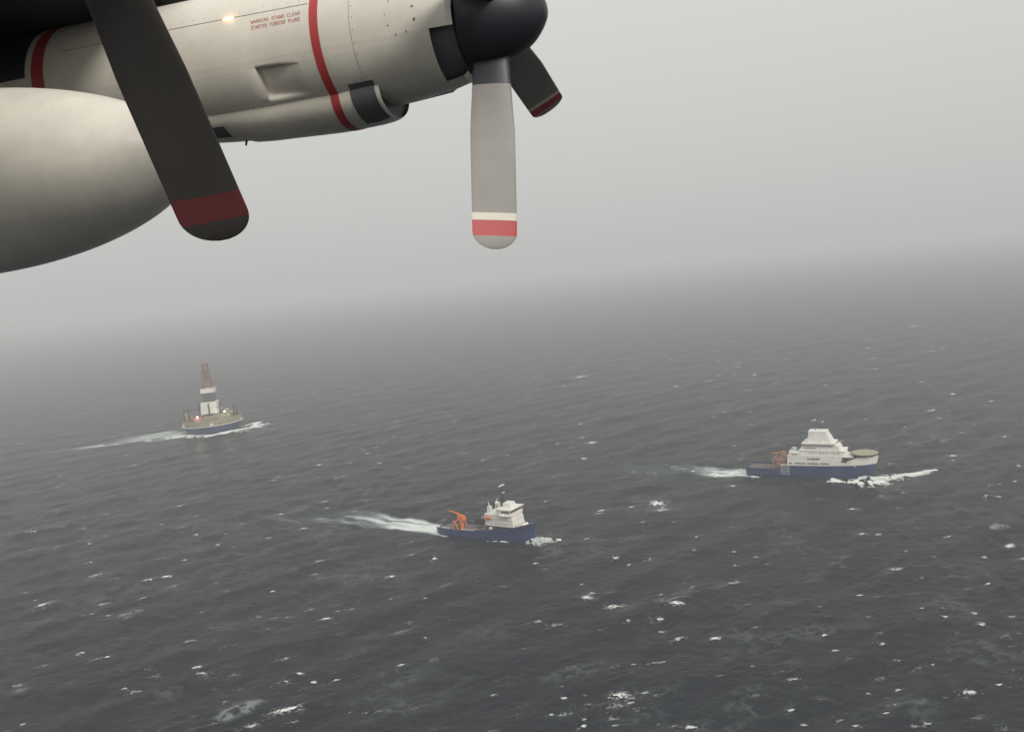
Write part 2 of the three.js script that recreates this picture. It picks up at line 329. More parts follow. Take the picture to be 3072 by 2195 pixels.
function deckGeo(st, drop, from = 0, to = st.length - 1) { // deck plate inside the bulwark, closed down to it
  const us = range(from, to, (to - from) * 4);
  return grid(us, [-1, -0.5, 0, 0.5, 1], (u, v) => {
    const k = Math.min(st.length - 2, Math.floor(u)), f = u - k, m = st[k].map((a, i) => lerp(a, st[k + 1][i], f));
    return [m[0] + m[4] * 0.9, m[3] - drop, v * (m[1] - 0.15)];
  }, (u, v) => [u * 10, v * 10]);
}
function transom(st, keel = -4) { const [x, bd, bw, top] = st[0]; return block(x - 0.05, x + 0.25, keel, top, -bw, bw, 0, 0, bw - bd); }
function rows(g, parent, name, material, list) { for (const a of list) mesh(name, block(...a), material, parent); }
function placeShip(g, s, pitch = 0, roll = 0) { g.rotation.order = 'YXZ'; g.position.set(s.x, level(s.x, s.z) * 0.4, s.z); g.rotation.set(roll, -s.a, pitch); }

{ // nearer supply ship
  const g = group('supply_ship', 'nearer blue offshore ship with white bridge forward and orange crane on its aft deck', 'ship');
  const st = [[-41, 7.4, 7.0, 5.2, -0.5], [-38, 8.6, 8.4, 5.2, 0], [-20, 9, 9, 5.4, 0], [0, 9, 9, 6.4, 0], [14, 9, 8.8, 8.2, 0], [25, 8.8, 7.8, 9.2, 0.3], [31, 8.2, 6.2, 11, 0.8], [36, 6.8, 3.8, 12.2, 1.6], [39.4, 4.4, 1.7, 12.8, 2.2], [40.8, 2.3, 0.6, 13, 2.5], [41.2, 0.15, 0.1, 13, 2.6]];
  const hull = mesh('hull', hullGeo(st), M.blue, g);
  mesh('transom', transom(st), M.blue, hull);
  for (const s of [1, -1]) mesh('fender_rail', grid(range(0.4, 5, 30), range(0, 6.283, 6), (u, v) => { const k = Math.floor(u), f = u - k, m = st[k].map((a, i) => lerp(a, st[k + 1][i], f)); return [m[0], m[3] - 1.3 + 0.28 * Math.sin(v), s * (m[1] + 0.05 + 0.28 * Math.cos(v))]; }), M.blue, hull);
  mesh('deck', deckGeo(st, 1.3), M.deck, g);
  // cargo rails along both sides of the after deck
  for (const s of [1, -1]) {
    const r = mesh('cargo_rail', merge([block(-17, 4, 4.2, s < 0 ? 8.6 : 5.6, s * 8.2 - 0.2, s * 8.2 + 0.2)]), s < 0 ? M.dark : M.rust, g);
    mesh('rail_cap', block(-17.1, 4, s < 0 ? 8.62 : 5.62, s < 0 ? 8.95 : 5.9, s * 8.2 - 0.3, s * 8.2 + 0.3), s < 0 ? M.steel : M.shipWhite, r);
  }
  for (let i = 0; i < 7; i++) mesh('vent_post', rod([-10 + i * 2.1, 8.4, -8.9], [-10 + i * 2.1, 11 + (i % 3) * 0.5, -8.9], 0.32, 0.26), M.shipWhite, g);
  rows(g, g, 'deck_cargo', M.steel, [[-12, -7, 4.1, 5.8, -4, 0], [-4, 0, 4.4, 6.2, -5, -1], [-6, -2, 4.3, 5.4, 2, 5]]);
  rows(g, g, 'deck_cargo', M.rust, [[-9, -6, 4.2, 5.6, 2, 6], [0, 3, 4.6, 6.6, 1, 5]]);
  for (const [x, z] of [[-36, 7], [-33, 7.2], [-30, 7.4], [-36, -6.6], [-30, -7]]) mesh('bollard', merge([rod([x, 3.9, z], [x, 5.6, z], 0.4), rod([x - 0.7, 5.5, z], [x + 0.7, 5.5, z], 0.3)]), M.shipWhite, g);
  { // orange crane
    const c = mesh('crane_pedestal', merge([rod([-22, 3.8, 1], [-22, 9.4, 1], 1.5, 1.3, 12), rod([-22, 9.4, 1], [-22, 9.9, 1], 1.9, 1.9, 12)]), M.orange, g);
    mesh('crane_cab', block(-24.6, -19.4, 9.9, 12.8, -1.4, 2.6, 0.3, 0.6, 0.2), M.orange, c);
    mesh('crane_boom', merge([rod([-20.5, 12.4, 1], [-28, 14.6, 0.6], 0.85, 0.6), rod([-28, 14.6, 0.6], [-34, 15.4, 0.2], 0.6, 0.35), rod([-22, 11.6, 1], [-28, 14.2, 0.6], 0.4)]), M.orange, c);
    mesh('crane_hook', merge([rod([-33.6, 15.2, 0.2], [-33.6, 11, 0.2], 0.1), rod([-33.6, 11.2, 0.2], [-33.6, 10.2, 0.2], 0.4, 0.25)]), M.steel, c);
    const a = mesh('winch_frame', merge([-5, 5].flatMap((z) => [rod([-28, 3.9, z], [-25, 9.6, z], 0.45), rod([-22.5, 3.9, z], [-25, 9.6, z], 0.45)]).concat([rod([-25, 9.5, -5.4], [-25, 9.5, 5.4], 0.5)])), M.orange, g);
    mesh('winch_drum', merge([rod([-25.5, 5.6, -3.5], [-25.5, 5.6, 3.5], 1.4, 1.4, 14)]), M.steel, a);
  }
  { // deckhouse and bridge
    const plinth = mesh('shadow_gap_plinth', block(5.2, 29.4, 6.8, 10.1, -6.7, 6.7), M.dark, g);  // inset base, its dark colour painting the shadow gap under the deckhouse
    const h = mesh('deckhouse', block(5, 29.6, 10.1, 17.4, -7, 7, 0, 1.1, 0.25), M.shipWhite, g);
    mesh('sponson', block(9, 11, 7.9, 9.2, 7.0, 8.6), M.shipWhite, plinth);
    for (let d = 0; d < 2; d++) for (let i = 0; i < 6; i++) mesh('porthole', block(11 + i * 2.6, 11.7 + i * 2.6, 11.4 + d * 3, 12.1 + d * 3, 7.06 - 0.1 - d * 0.1, 7.12 - 0.08 * d), M.glass, h);
    mesh('deck_edge', merge([block(4.8, 29.3, 14.6, 14.85, -7.15, 7.15), block(4.8, 29, 17.4, 17.8, -7.2, 7.2)]), M.shipWhite, h);
    const b = mesh('bridge', block(16.5, 28, 17.8, 21.4, -7.6, 7.6, 0, -0.5, -0.2), M.shipWhite, g);
    for (let i = 0; i < 9; i++) mesh('bridge_window', block(27.95, 28.32, 19.5, 20.7, -7.2 + i * 1.6, -5.85 + i * 1.6, -0.1, -0.15), M.glass, b);
    for (let i = 0; i < 4; i++) mesh('bridge_window', block(20.6 + i * 1.9, 22.2 + i * 1.9, 19.5, 20.7, 7.62, 7.78), M.glass, b);
    mesh('bridge_roof', block(16, 29.4, 21.4, 21.95, -8.1, 8.1), M.shipWhite, b);
    rows(g, b, 'bridge_wing', M.shipWhite, [[19, 27.8, 17.8, 18.1, 7.6, 9.2], [19, 27.8, 17.8, 18.1, -9.2, -7.6]]);
    mesh('upper_house', block(19.5, 26.5, 21.95, 25, -3.6, 3.6, 0.2, 1.2, 0.3), M.shipWhite, b);
    const m = mesh('mast', merge([rod([17.8, 21.9, 0], [17.8, 35.5, 0], 1.3, 0.6), rod([17.8, 27.5, -2.4], [17.8, 27.5, 2.4], 0.22), rod([17.8, 31, -2], [17.8, 31, 2], 0.2), rod([16, 21.9, 1.4], [17.8, 28, 0], 0.25), rod([16, 21.9, -1.4], [17.8, 28, 0], 0.35)]), M.dark, g);
    mesh('radar_bar', block(17.3, 18.3, 35.5, 36.1, -2.9, 2.9), M.shipWhite, m);
    mesh('radar_bar', block(18.4, 19, 30.9, 31.3, -1.5, 1.5), M.shipWhite, m);
    mesh('satellite_dome', ball(13.2, 24.4, 2, 1.25), M.shipWhite, g); mesh('dome_post', rod([13.2, 17.8, 2], [13.2, 23.4, 2], 0.3), M.steel, g);
    for (const z of [5, -5]) { const f = mesh('funnel', block(7, 10.4, 17.8, 22.8, z - 1.3, z + 1.3, 0.6, 0.2, 0.2), z > 0 ? M.shipWhite : M.shipWhite, g); mesh('exhaust_pipe', merge([rod([8.4, 22.8, z - 0.5], [8, 25, z - 0.5], 0.35), rod([9.2, 22.8, z + 0.4], [8.9, 24.4, z + 0.4], 0.3)]), M.shipWhite, f); }
    for (const z of [7.4]) { const r = mesh('rescue_boat', (() => { const q = new THREE.SphereGeometry(1, 14, 10); q.scale(2.9, 1.1, 1.1); q.translate(9, 15.6, z + 0.9); return metreUV(q); })(), M.orange, g); for (const x of [7.2, 10.8]) mesh('davit', rod([x, 14.6, z - 0.3], [x, 17.6, z + 0.9], 0.2), M.shipWhite, r); }
    mesh('anchor_windlass', merge([block(33, 36, 9.6, 11.2, -2.4, 2.4), rod([34.5, 11, -3.2], [34.5, 11, 3.2], 0.8)]), M.shipWhite, g);
    mesh('breakwater', block(30.6, 31, 9.2, 12, -5.5, 5.5), M.shipWhite, g);
  }
  mesh('stern_rail', merge([block(-40.4, -38, 5.2, 5.7, 6.8, 7.6)]), M.shipWhite, g);
  g.scale.set(1.06, 1.15, 1.06); placeShip(g, SHIPS.tug, rad(0.4), rad(1));
}

{ // larger icebreaking tow ship
  const g = group('icebreaker_ship', 'larger blue hulled ship with tall white stepped superstructure and bow helideck', 'ship');
  const st = [[-60, 10.6, 9.5, 6.2, -0.3], [-56, 11.8, 11.4, 6.2, 0], [-40, 12, 12, 6.3, 0], [-27.2, 12, 12, 6.5, 0], [-26, 12, 12, 9, 0], [0, 12, 12, 9.4, 0], [24, 12, 11.2, 10, 0.4], [40, 11.4, 8.4, 10.6, 1.4], [50, 9.2, 4.6, 11, 2.8], [56, 5.6, 1.6, 11.3, 4], [58.4, 2.6, 0.6, 11.4, 4.6], [59.2, 0.2, 0.1, 11.5, 4.8]];
  const hull = mesh('hull', hullGeo(st), M.blue, g); mesh('transom', transom(st), M.blue, hull);
  mesh('deck', deckGeo(st, 1.2, 0, 3), M.deck, g); mesh('upper_deck', deckGeo(st, 0.05, 4, st.length - 1), M.deck, g);
  // white upper strake following the sheer, higher at the bow
  const cap = (u) => (u < 6 ? 1.2 : lerp(1.2, 6.2, Math.min(1, (u - 6) / 1.6)));
  const rim = (s) => grid(range(4.05, st.length - 1, 60), [0, 0.5, 1], (u, v) => { const k = Math.min(st.length - 2, Math.floor(u)), f = u - k, m = st[k].map((a, i) => lerp(a, st[k + 1][i], f * f * (3 - 2 * f) * 0.4 + f * 0.6)); return [m[0] + m[4] * (1 + 0.35 * v * cap(u) / 6), m[3] + v * cap(u), s * (m[1] + 0.12 + 0.6 * v * cap(u) / 6)]; }, (u, v) => [u * 9, v * 6]);
  const strake = mesh('white_strake', merge([rim(1), rim(-1)]), M.shipWhite, g);
  for (const [x0, x1, y] of [[-17, -13.4, 10.75], [-11, 0, 10.85], [1.5, 12, 11.05], [13.5, 22, 11.3]]) mesh('mooring_slot', block(x0, x1, y, y + 0.75, 12.05, 12.4), M.dark, strake);
  mesh('mooring_slot', block(33, 38.5, 13.2, 14.2, 11.6, 12.35), M.dark, strake);
  { // superstructure tiers
    const a = mesh('deckhouse', merge([block(-19, 46, 9.6, 17.2, -10.4, 10.4, 1.2, 2, 0.3)]), M.shipWhite, g);
    for (let i = 0; i < 5; i++) mesh('deckhouse_window', block(1 + i * 2.4, 2.9 + i * 2.4, 14.2, 15.3, 10.15, 10.4), M.dark, a);
    mesh('open_gallery', block(34, 45, 13, 16.6, 10.0, 10.6), M.dark, a);
    const b = mesh('accommodation', block(-7, 36.5, 17.2, 21.4, -9.4, 9.4, 0.8, 1.4, 0.3), M.shipWhite, g);
    const c = mesh('upper_accommodation', block(-4.5, 31.8, 21.4, 25.2, -8.6, 8.6, 0.6, 1.8, 0.3), M.shipWhite, g);
    for (let i = 0; i < 5; i++) mesh('cabin_window', block(-2 + i * 2.4, -0.6 + i * 2.4, 22.6, 23.4, 8.42, 8.66), M.steel, c);
    for (let i = 0; i < 9; i++) mesh('cabin_window', block(2 + i * 3.4, 3.2 + i * 3.4, 18.8, 19.5, 9.2, 9.4), M.steel, b);
    mesh('tier_edge', merge([block(-7.3, 36.8, 20.9, 21.3, -9.6, 9.6), block(-5, 32, 17.25, 17.5, -9.9, 9.9)]), M.shipWhite, b);
    const d = mesh('bridge_collar', block(-3.6, 27, 25.9, 27.2, -10.2, 10.2, -0.2, -0.2, -0.2), M.shipWhite, g);
    mesh('collar_shadow_band', block(-3, 26.2, 25.2, 25.9, -8.9, 8.9), M.glass, d);  // shadow below the collar, put in as a dark band
    const e = mesh('bridge_tower', block(1.2, 24.2, 27.2, 35.4, -8, 8, 1.4, 5.4, 1.4), M.shipWhite, g);
    mesh('tower_roof', block(2, 19.4, 35.4, 35.8, -6.9, 6.9), M.shipWhite, e);
    const mt = mesh('mast', merge([rod([8, 35.8, 0], [8, 44.5, 0], 0.4, 0.2), rod([8, 41, -3.4], [8, 41, 3.4], 0.15)]), M.steel, g);
    for (const [x, y, z] of [[12, 41.5, 2.4], [5, 43, -3], [15, 42.5, -1]]) mesh('antenna', rod([x, 35.8, z], [x, y, z], 0.16, 0.1), M.steel, g);
    rows(g, mt, 'radar_bar', M.shipWhite, [[7.4, 8.6, 43.6, 44.3, -1.8, 1.8], [4.5, 5.5, 42.4, 43.3, -3.6, -2.4], [14.5, 15.5, 42, 42.9, -1.7, -0.3]]);
    for (const z of [5.5, -5.5]) { const f = mesh('funnel', block(-17.5, -12, 17.2, 20.8, z - 2, z + 2, 0.8, 0.4, 0.2), M.shipWhite, g); mesh('funnel_vent', merge([rod([-15.6, 20.6, z], [-16, 22, z], 0.5), rod([-13.6, 20.6, z], [-13.9, 21.8, z], 0.5)]), M.steel, f); }
    mesh('lifeboat', (() => { const q = new THREE.SphereGeometry(1, 14, 10); q.scale(4.2, 1.4, 1.4); q.translate(-11, 19, 9.6); return metreUV(q); })(), M.shipWhite, g);
    mesh('rail_line', block(7.0, 7.15, 9.7, 16.8, 10.42, 10.6), M.steel, a);
  }
  { // helideck above the bow
    const s = new THREE.Shape(); for (let i = 0; i < 16; i++) { const a = i * Math.PI / 8 + Math.PI / 16; s[i ? 'lineTo' : 'moveTo'](12.4 * Math.cos(a), 12.4 * Math.sin(a)); }
    const q = new THREE.ExtrudeGeometry(s, { depth: 0.7, bevelEnabled: false }); q.rotateX(-Math.PI / 2); q.translate(53, 18.6, 0);
    const h = mesh('helideck', metreUV(q), M.heli, g);
    mesh('helideck_net', (() => { const t = new THREE.TorusGeometry(12.9, 0.25, 6, 16); t.rotateX(Math.PI / 2); t.rotateY(Math.PI / 16); t.translate(53, 18.9, 0); return metreUV(t); })(), M.steel, h);
    for (const [x, z] of [[46, 7], [46, -7], [54, 6], [54, -6], [59, 3], [59, -3]]) mesh('helideck_support', rod([x, 11, z], [x, 18.6, z * 1.15], 0.5), M.steel, h);
    mesh('bow_house', block(46, 55, 11.5, 17.8, -6, 6, 0, 2.5, 0.5), M.steel, g);
  }
  { // orange deck gear aft
    const c = mesh('crane_pedestal', rod([-25, 5.2, -5], [-25, 14, -5], 1.3, 1.1, 12), M.orangeMuted, g);
    mesh('crane_cab', block(-27.6, -22.4, 14, 17.2, -7, -3, 0.3, 0.6, 0.3), M.orangeMuted, c);
    mesh('crane_boom', merge([rod([-24, 16.2, -5], [-38, 15.4, -4], 0.8, 0.5), rod([-24, 17, -5], [-33, 16.1, -4.3], 0.3)]), M.orangeMuted, c);
    mesh('tow_winch_house', block(-31, -20.2, 5.4, 12.6, -8.6, 8.2, 0.6, 0.2, 0.3), M.rust, g);
    mesh('winch_gallows', merge([6.8, -6.8].flatMap((z) => [rod([-34, 5.2, z], [-33, 13.4, z], 0.6)]).concat([rod([-33, 13.2, -7.4], [-33, 13.2, 7.4], 0.7)])), M.orangeMuted, g);
    mesh('deck_lamp_post', rod([-27, 9, 11.4], [-27, 11.4, 11.4], 0.15), M.shipWhite, g);
  }
  { // white boarding ladder marking on the hull side
    const parts = []; for (let i = 0; i < 6; i++) parts.push(block(-24.4, -17, 2.2 + i * 1.2, 2.42 + i * 1.2, 12.02, 12.14));
    parts.push(block(-24.7, -24.4, 2, 8.8, 12.02, 12.15), block(-17, -16.7, 1.2, 8.8, 12.02, 12.15));
    mesh('boarding_ladder', merge(parts), M.shipWhite, hull);
  }
  g.scale.set(0.87, 1.1, 0.9); placeShip(g, SHIPS.ice, rad(-0.6), rad(0.6));
}

{ // round drilling rig far left
  const g = group('drilling_rig', 'round drilling rig with blue hull and tall derrick, faint in the haze', 'drilling rig');
  const ring = (pts, n = 24, a0 = 0) => { const q = new THREE.LatheGeometry(pts.map((a) => new THREE.Vector2(...a)), n, a0); return metreUV(q); };
  const hull = mesh('hull', ring([[0.1, -6], [34, -6], [38, 0], [43, 9], [45, 11.5], [44.6, 12]]), M.blue, g);
  mesh('hull_stripe', ring([[44.9, 11.6], [45.5, 11.7], [45.5, 12.4], [44.5, 12.4]]), M.shipWhite, hull);
  mesh('main_deck', ring([[0.1, 12.1], [44.6, 12.1]]), M.deck, g);
  const w = mesh('deck_wall', ring([[43.6, 12.1], [43, 21], [42.4, 21], [42.4, 12.1]]), M.tan, g);
  for (let i = 0; i < 20; i++) { const a = i * Math.PI / 10 + 0.1; const b = block(-2.4, 2.4, 13, 15.5 + (i % 3), -0.6, 0.6); b.rotateY(-a + Math.PI / 2); b.translate(43.5 * Math.cos(a), 0, 43.5 * Math.sin(a)); mesh('wall_panel', b, [M.shipWhite, M.rust, M.tan, M.heli][i * 7 % 4], w); }
  mesh('upper_deck', ring([[0.1, 21.02], [42.4, 21.02]]), M.deck, g);
  rows(g, g, 'deck_module', M.tan, [[8, 34, 21, 26, 8, 26], [14, 36, 21, 25.4, -20, 4], [-6, 12, 21, 25, 20, 34]]);
  rows(g, g, 'deck_module', M.rust, [[-38, -20, 16, 24, -10, 14], [-24, -8, 21, 26.5, 10, 26], [-18, -4, 21, 25, 24, 36]]);
  rows(g, g, 'deck_module', M.steel, [[-10, 12, 21, 27, -18, 6], [-34, -18, 21, 25, -24, -10]]);
  // derrick: clad lower part, open braced tower above
  const base = mesh('derrick_cladding', block(-13, 13, 27, 45, -11, 11, 1.5, 1.5, 1), M.shipWhite, g);
  mesh('rig_floor_house', block(-8.5, 8.5, 45, 56, -8, 8, 1, 1, 1), M.steel, base);
  mesh('windwall', block(-10, 10, 59, 65.5, -9, 9, 0.4, 0.4, 0.3), M.shipWhite, base);
  const tower = []; const wd = (y) => lerp(8, 3.4, (y - 56) / 44);
  for (const [sx, sz] of [[1, 1], [1, -1], [-1, 1], [-1, -1]]) tower.push(rod([sx * wd(56), 56, sz * wd(56)], [sx * wd(100), 100, sz * wd(100)], 0.5));
  for (let y = 58; y < 98; y += 8) for (const [A, B] of [[[1, 1], [1, -1]], [[1, 1], [-1, 1]], [[-1, -1], [1, -1]], [[-1, -1], [-1, 1]]]) { const p = wd(y), q = wd(y + 8); tower.push(rod([A[0] * p, y, A[1] * p], [B[0] * q, y + 8, B[1] * q], 0.25), rod([B[0] * p, y, B[1] * p], [A[0] * q, y + 8, A[1] * q], 0.25), rod([A[0] * p, y, A[1] * p], [B[0] * p, y, B[1] * p], 0.3)); }
  mesh('derrick_tower', merge(tower), M.rust, g);
  mesh('crown_block', block(-4, 4, 99.6, 103, -4, 4), M.rust, g);
  mesh('travelling_block', block(-1.6, 1.6, 76, 92, -1.4, 1.4), M.rust, g);
  for (const [x, z, h] of [[-13.6, 13, 44], [1, 15, 44], [17, 13, 45], [-28, 22, 40], [38, 16, 38], [41, 12, 36], [-38, 10, 37]]) mesh('crane_post', rod([x, 21, z], [x, h, z], 1.2, 1.0), M.dark, g);
  for (const [x, z, r, b] of [[-30, 26, 30, 0.5], [30, 24, 31, -0.4]]) { const c = mesh('deck_crane', merge([rod([x, 21, z], [x, r, z], 1.6), block(x - 2.5, x + 2.5, r, r + 3.5, z - 2, z + 2)]), M.tan, g); mesh('crane_boom', rod([x, r + 2, z], [x + 18 * b * 2, r + 8, z + 6], 0.8, 0.5), M.rust, c); }
  for (const [x, y, z] of [[-12, 27.5, 36], [28, 31, 30]]) { // two lit deck floodlights
    const p = mesh('floodlight_post', rod([x, 21, z - 0.8], [x, y, z - 0.8], 0.3), M.steel, g);
    mesh('floodlight_lamp', ball(x, y, z, 1.2, 0.8), mat(C(0.9, 0.88, 0.8), { emissive: C(1, 0.96, 0.88), emissiveIntensity: 2 }), p);
    const L = new THREE.PointLight(0xfff4e0, 250, 0, 2); L.position.set(x, y, z + 2.2); L.castShadow = true; L.name = 'floodlight_glow'; g.add(L);
  }
  placeShip(g, SHIPS.rig, rad(0.8), rad(0));
}

// ---------- the aircraft: outboard engine, drop tank and propellers seen from its window ----------
{
  const g = group('aircraft', 'white turboprop aircraft with red striped engine nacelle, propellers and rounded underwing fuel tank', 'aircraft');
  g.position.set(0.047, 202.397, -8.805); g.rotation.y = rad(-17);
  const key = (t, x) => { let k = 0; while (k < t.length - 2 && x < t[k + 1][0]) k++; const f = Math.min(1, Math.max(0, (x - t[k][0]) / (t[k + 1][0] - t[k][0]))), s = f * f * (3 - 2 * f); return t[k].map((a, i) => lerp(a, t[k + 1][i], s * 0.5 + f * 0.5)); };
  // stations [x, half-width, depth below axis, height above axis]
  const NB = [[-0.16, 0.50, 0.50, 0.52], [-0.2, 0.535, 0.54, 0.56], [-0.45, 0.585, 0.59, 0.6], [-0.9, 0.635, 0.645, 0.64], [-1.5, 0.66, 0.67, 0.67], [-3, 0.66, 0.67, 0.7], [-4.6, 0.66, 0.66, 0.7], [-7.5, 0.6, 0.6, 0.7]];
  const D2 = Math.PI / 180;
  const skin = (x, ph, off = 0) => { const m = key(NB, x), c = Math.cos(ph), s = Math.sin(ph); return [x, -(s > 0 ? m[2] + off : m[3] + off) * s, (m[1] + off) * c]; }; // ph: 0 towards the cabin, 90 degrees straight down
  const REC = { x0: -2.16, x1: -1.70, p0: 21 * D2, p1: 48 * D2 };
  const recess = (x, p) => (x > REC.x0 + 0.002 && x < REC.x1 && p > REC.p0 + 0.003 && p < REC.p1 - 0.003 ? 0.075 * (REC.x1 - x) / (REC.x1 - REC.x0) : 0);
  const xs = [...range(-0.16, -0.5, 8), ...range(-0.55, -1.68, 14), REC.x1, ...range(-1.76, -2.1, 5), REC.x0 + 0.004, REC.x0, ...range(-2.3, -7.5, 26)];
  const ps = [...range(-180, 18, 44), 21, 21.3, ...range(24, 45, 7), 47.7, 48, ...range(52, 180, 32)].map((a) => a * D2);
  const IN = (x, p) => x > -0.37 && p > 14 * D2 && p < 72 * D2;   // opening of the air intake
  const xsi = [...xs, -0.2, -0.37].sort((a, b) => b - a).filter((v, i, a) => !i || Math.abs(v - a[i - 1]) > 1e-3);
  const psi = [...ps, 14 * D2, 72 * D2].sort((a, b) => a - b).filter((v, i, a) => !i || Math.abs(v - a[i - 1]) > 1e-3);
  const bodyGeo = grid(xsi, psi, (x, p) => skin(x, p, -recess(x, p)), (x, p) => [x, p * 0.65], IN);
  const patch = (x0, x1, p0, p1, off, nx = 10, np = 14) => grid(range(x0, x1, nx), range(p0 * D2, p1 * D2, np), (x, p) => skin(x, p, off), (x, p) => [(x - x0) / (x1 - x0), (p1 * D2 - p) / ((p1 - p0) * D2)]);
  const body = mesh('engine_nacelle', bodyGeo, M.white, g);
  mesh('intake_duct', merge([patch(-0.18, -0.9, -180, 180, -0.1, 8, 40), patch(-0.165, -0.18, -180, 14, -0.02, 1, 40), patch(-0.165, -0.18, 72, 180, -0.02, 1, 20)]), M.panelGrey, body);
  mesh('red_stripe', patch(-1.515, -1.425, -180, 66, 0.0025, 2, 50), M.red, body);
  mesh('red_stripe', patch(-4.78, -4.62, -180, 120, 0.0025, 2, 50), M.red, body);
  mesh('exhaust_panel', patch(-7.4, -4.86, -90, -6, 0.003, 20, 20), M.black, body);
  // oil cooler scoop under the nacelle
  const SB = [[-1.0, 0.37, 0.765], [-1.03, 0.385, 0.79], [-1.15, 0.39, 0.815], [-1.6, 0.385, 0.835], [-2.4, 0.375, 0.815], [-2.66, 0.375, 0.8], [-2.72, 0.375, 0.775], [-3.5, 0.4, 0.72], [-5, 0.4, 0.64]];
  const sk2 = (x, t, off = 0) => { const m = key(SB, x), a = (t - 0.5) * Math.PI, top = 0.49; return [x, -(top + (m[2] - top + off) * Math.pow(Math.max(0, Math.cos(a)), 0.95)), (m[1] + off) * Math.sin(-a) * (1.0 + 0.08 * Math.cos(a))]; };
  const scoop = mesh('oil_cooler_scoop', grid([-1.0, -1.02, -1.05, -1.1, ...range(-1.2, -5, 40)], range(0, 1, 44), sk2, (x, t) => [x, t * 1.6]), M.white, body);
  mesh('scoop_inlet', grid([-1.004], [0], () => [0, 0, 0]).copy(merge([(() => { const s = new THREE.Shape(); range(0, 1, 40).forEach((t, i) => { const q = sk2(-1.02, t, -0.012); s[i ? 'lineTo' : 'moveTo'](q[2], q[1]); }); const e = new THREE.ShapeGeometry(s); e.rotateY(Math.PI / 2); e.translate(-1.03, 0, 0); return e; })()])), M.black, scoop);
  mesh('scuff_panel', patch(-1.29, -1.03, 47, 68, 0.003, 4, 8), M.panelGrey, body);
  mesh('scuff_panel', grid(range(-1.28, -1.02, 6), range(0.0, 0.42, 16), (x, t) => sk2(x + (0.42 - t) * -0.06, t, 0.004), (x, t) => [x, t]), M.panelGrey, scoop);
  mesh('red_stripe', grid([-1.515, -1.47, -1.425], range(0.0, 1, 34), (x, t) => sk2(x, t, 0.003), (x, t) => [x, t]), M.red, scoop);
  mesh('drain_mast', rod([-2.7, -0.77, 0.05], [-2.72, -0.835, 0.05], 0.014, 0.01), M.black, scoop);
  mesh('drain_vent', grid(range(-3.3, -2.78, 6), range(0.2, 0.36, 6), (x, t) => sk2(x, t, 0.004)), M.panelGrey, scoop);
  // panel joints, fasteners
  const line = (x0, x1, p0, p1, w = 0.006) => { const n = 40, q = Math.abs(x1 - x0) > 0.3; return grid(range(0, 1, n), [-1, 1], (t, s) => skin(lerp(x0, x1, t) + (q ? 0 : s * w / 2), lerp(p0, p1, t) * D2 + (q ? s * w / 2 / 0.66 : 0), 0.0015)); };
  mesh('panel_joint', line(-4.4, -1.53, -23.5, -23.5, 0.007), M.seam, body);
  mesh('panel_joint', line(-1.11, -1.11, -90, 47, 0.004), M.seam, body);
  mesh('panel_joint', line(-4.2, -1.75, 50.5, 60, 0.010), M.seam, body);
  mesh('panel_joint', line(-1.11, -0.92, -24, -24, 0.004), M.seam, body);
  const dot = new THREE.SphereGeometry(1, 8, 6);
  const rivets = [];
  const rv = (x, p, r = 0.0065) => { const d = dot.clone(); d.scale(r, r, r * 0.5); const [a, b, c] = skin(x, p * D2, 0.0005); d.rotateX(-0); d.translate(a, b, c); rivets.push(d.toNonIndexed()); };
  for (let i = 0; i < 22; i++) rv(-3.95 + i * 0.105, 49.2 + i * 0.35, i > 14 ? 0.008 : 0.006);
  for (let i = 0; i < 9; i++) rv(-1.085, -34 + i * 9.6, 0.0055);
  for (let i = 0; i < 12; i++) rv(-1.5 - i * 0.13, -28.2, 0.004);
  for (const [x, p, r] of [[-0.72, -14, 0.008], [-0.62, -15, 0.01], [-0.5, -7, 0.012], [-0.49, 4, 0.014], [-0.76, -3, 0.006], [-0.74, 6, 0.008], [-0.68, 14, 0.009], [-0.58, 13, 0.009], [-1.2, 45, 0.007], [-1.14, 44, 0.008], [-1.06, 43, 0.009]]) rv(x, p, r);
  mesh('fastener_rows', mergeGeometries(rivets), M.seam, body).userData = { kind: 'stuff' };
  { // stencilled warning
    const c = document.createElement('canvas'); c.width = 1024; c.height = 256; const k = c.getContext('2d');
    k.clearRect(0, 0, 1024, 256); k.fillStyle = 'rgb(168,70,62)'; k.font = 'bold 104px monospace'; k.textBaseline = 'middle';
    const put = (s, y) => { const w = k.measureText(s).width; k.save(); k.translate(6, y); k.scale(1010 / w, 1); k.fillText(s, 0, 0); k.restore(); };
    put('WARNING STAND CLEAR', 66); put('STARTER TURBINE PLANE', 190);
    const t = new THREE.CanvasTexture(c); t.colorSpace = THREE.SRGBColorSpace; t.flipY = true;
    mesh('warning_stencil', patch(-2.14, -1.6, -18.8, -8.6, 0.0025, 12, 6), new THREE.MeshStandardMaterial({ map: t, transparent: true, opacity: 0.75, roughness: 0.6, side: THREE.DoubleSide }), body);
  }
  { // reflected glint on the nacelle side, added as a glowing sliver and light
    const l = new THREE.SphereGeometry(1, 20, 12), [lx, ly, lz] = skin(-2.395, -23.3 * D2, 0); l.scale(0.062, 0.014, 0.012); l.rotateX(-23.3 * D2); l.translate(lx, ly, lz);
    mesh('glowing_glint', l, mat(C(0.9, 0.7, 0.4), { emissive: C(1, 0.72, 0.36), emissiveIntensity: 1.8 }), body);
    const q = skin(-2.39, -23.3 * D2, 0.05), L = new THREE.PointLight(0xffc070, 0.008, 0, 2); L.position.set(...q); L.castShadow = true; L.name = 'added_glint_light'; g.add(L);
  }
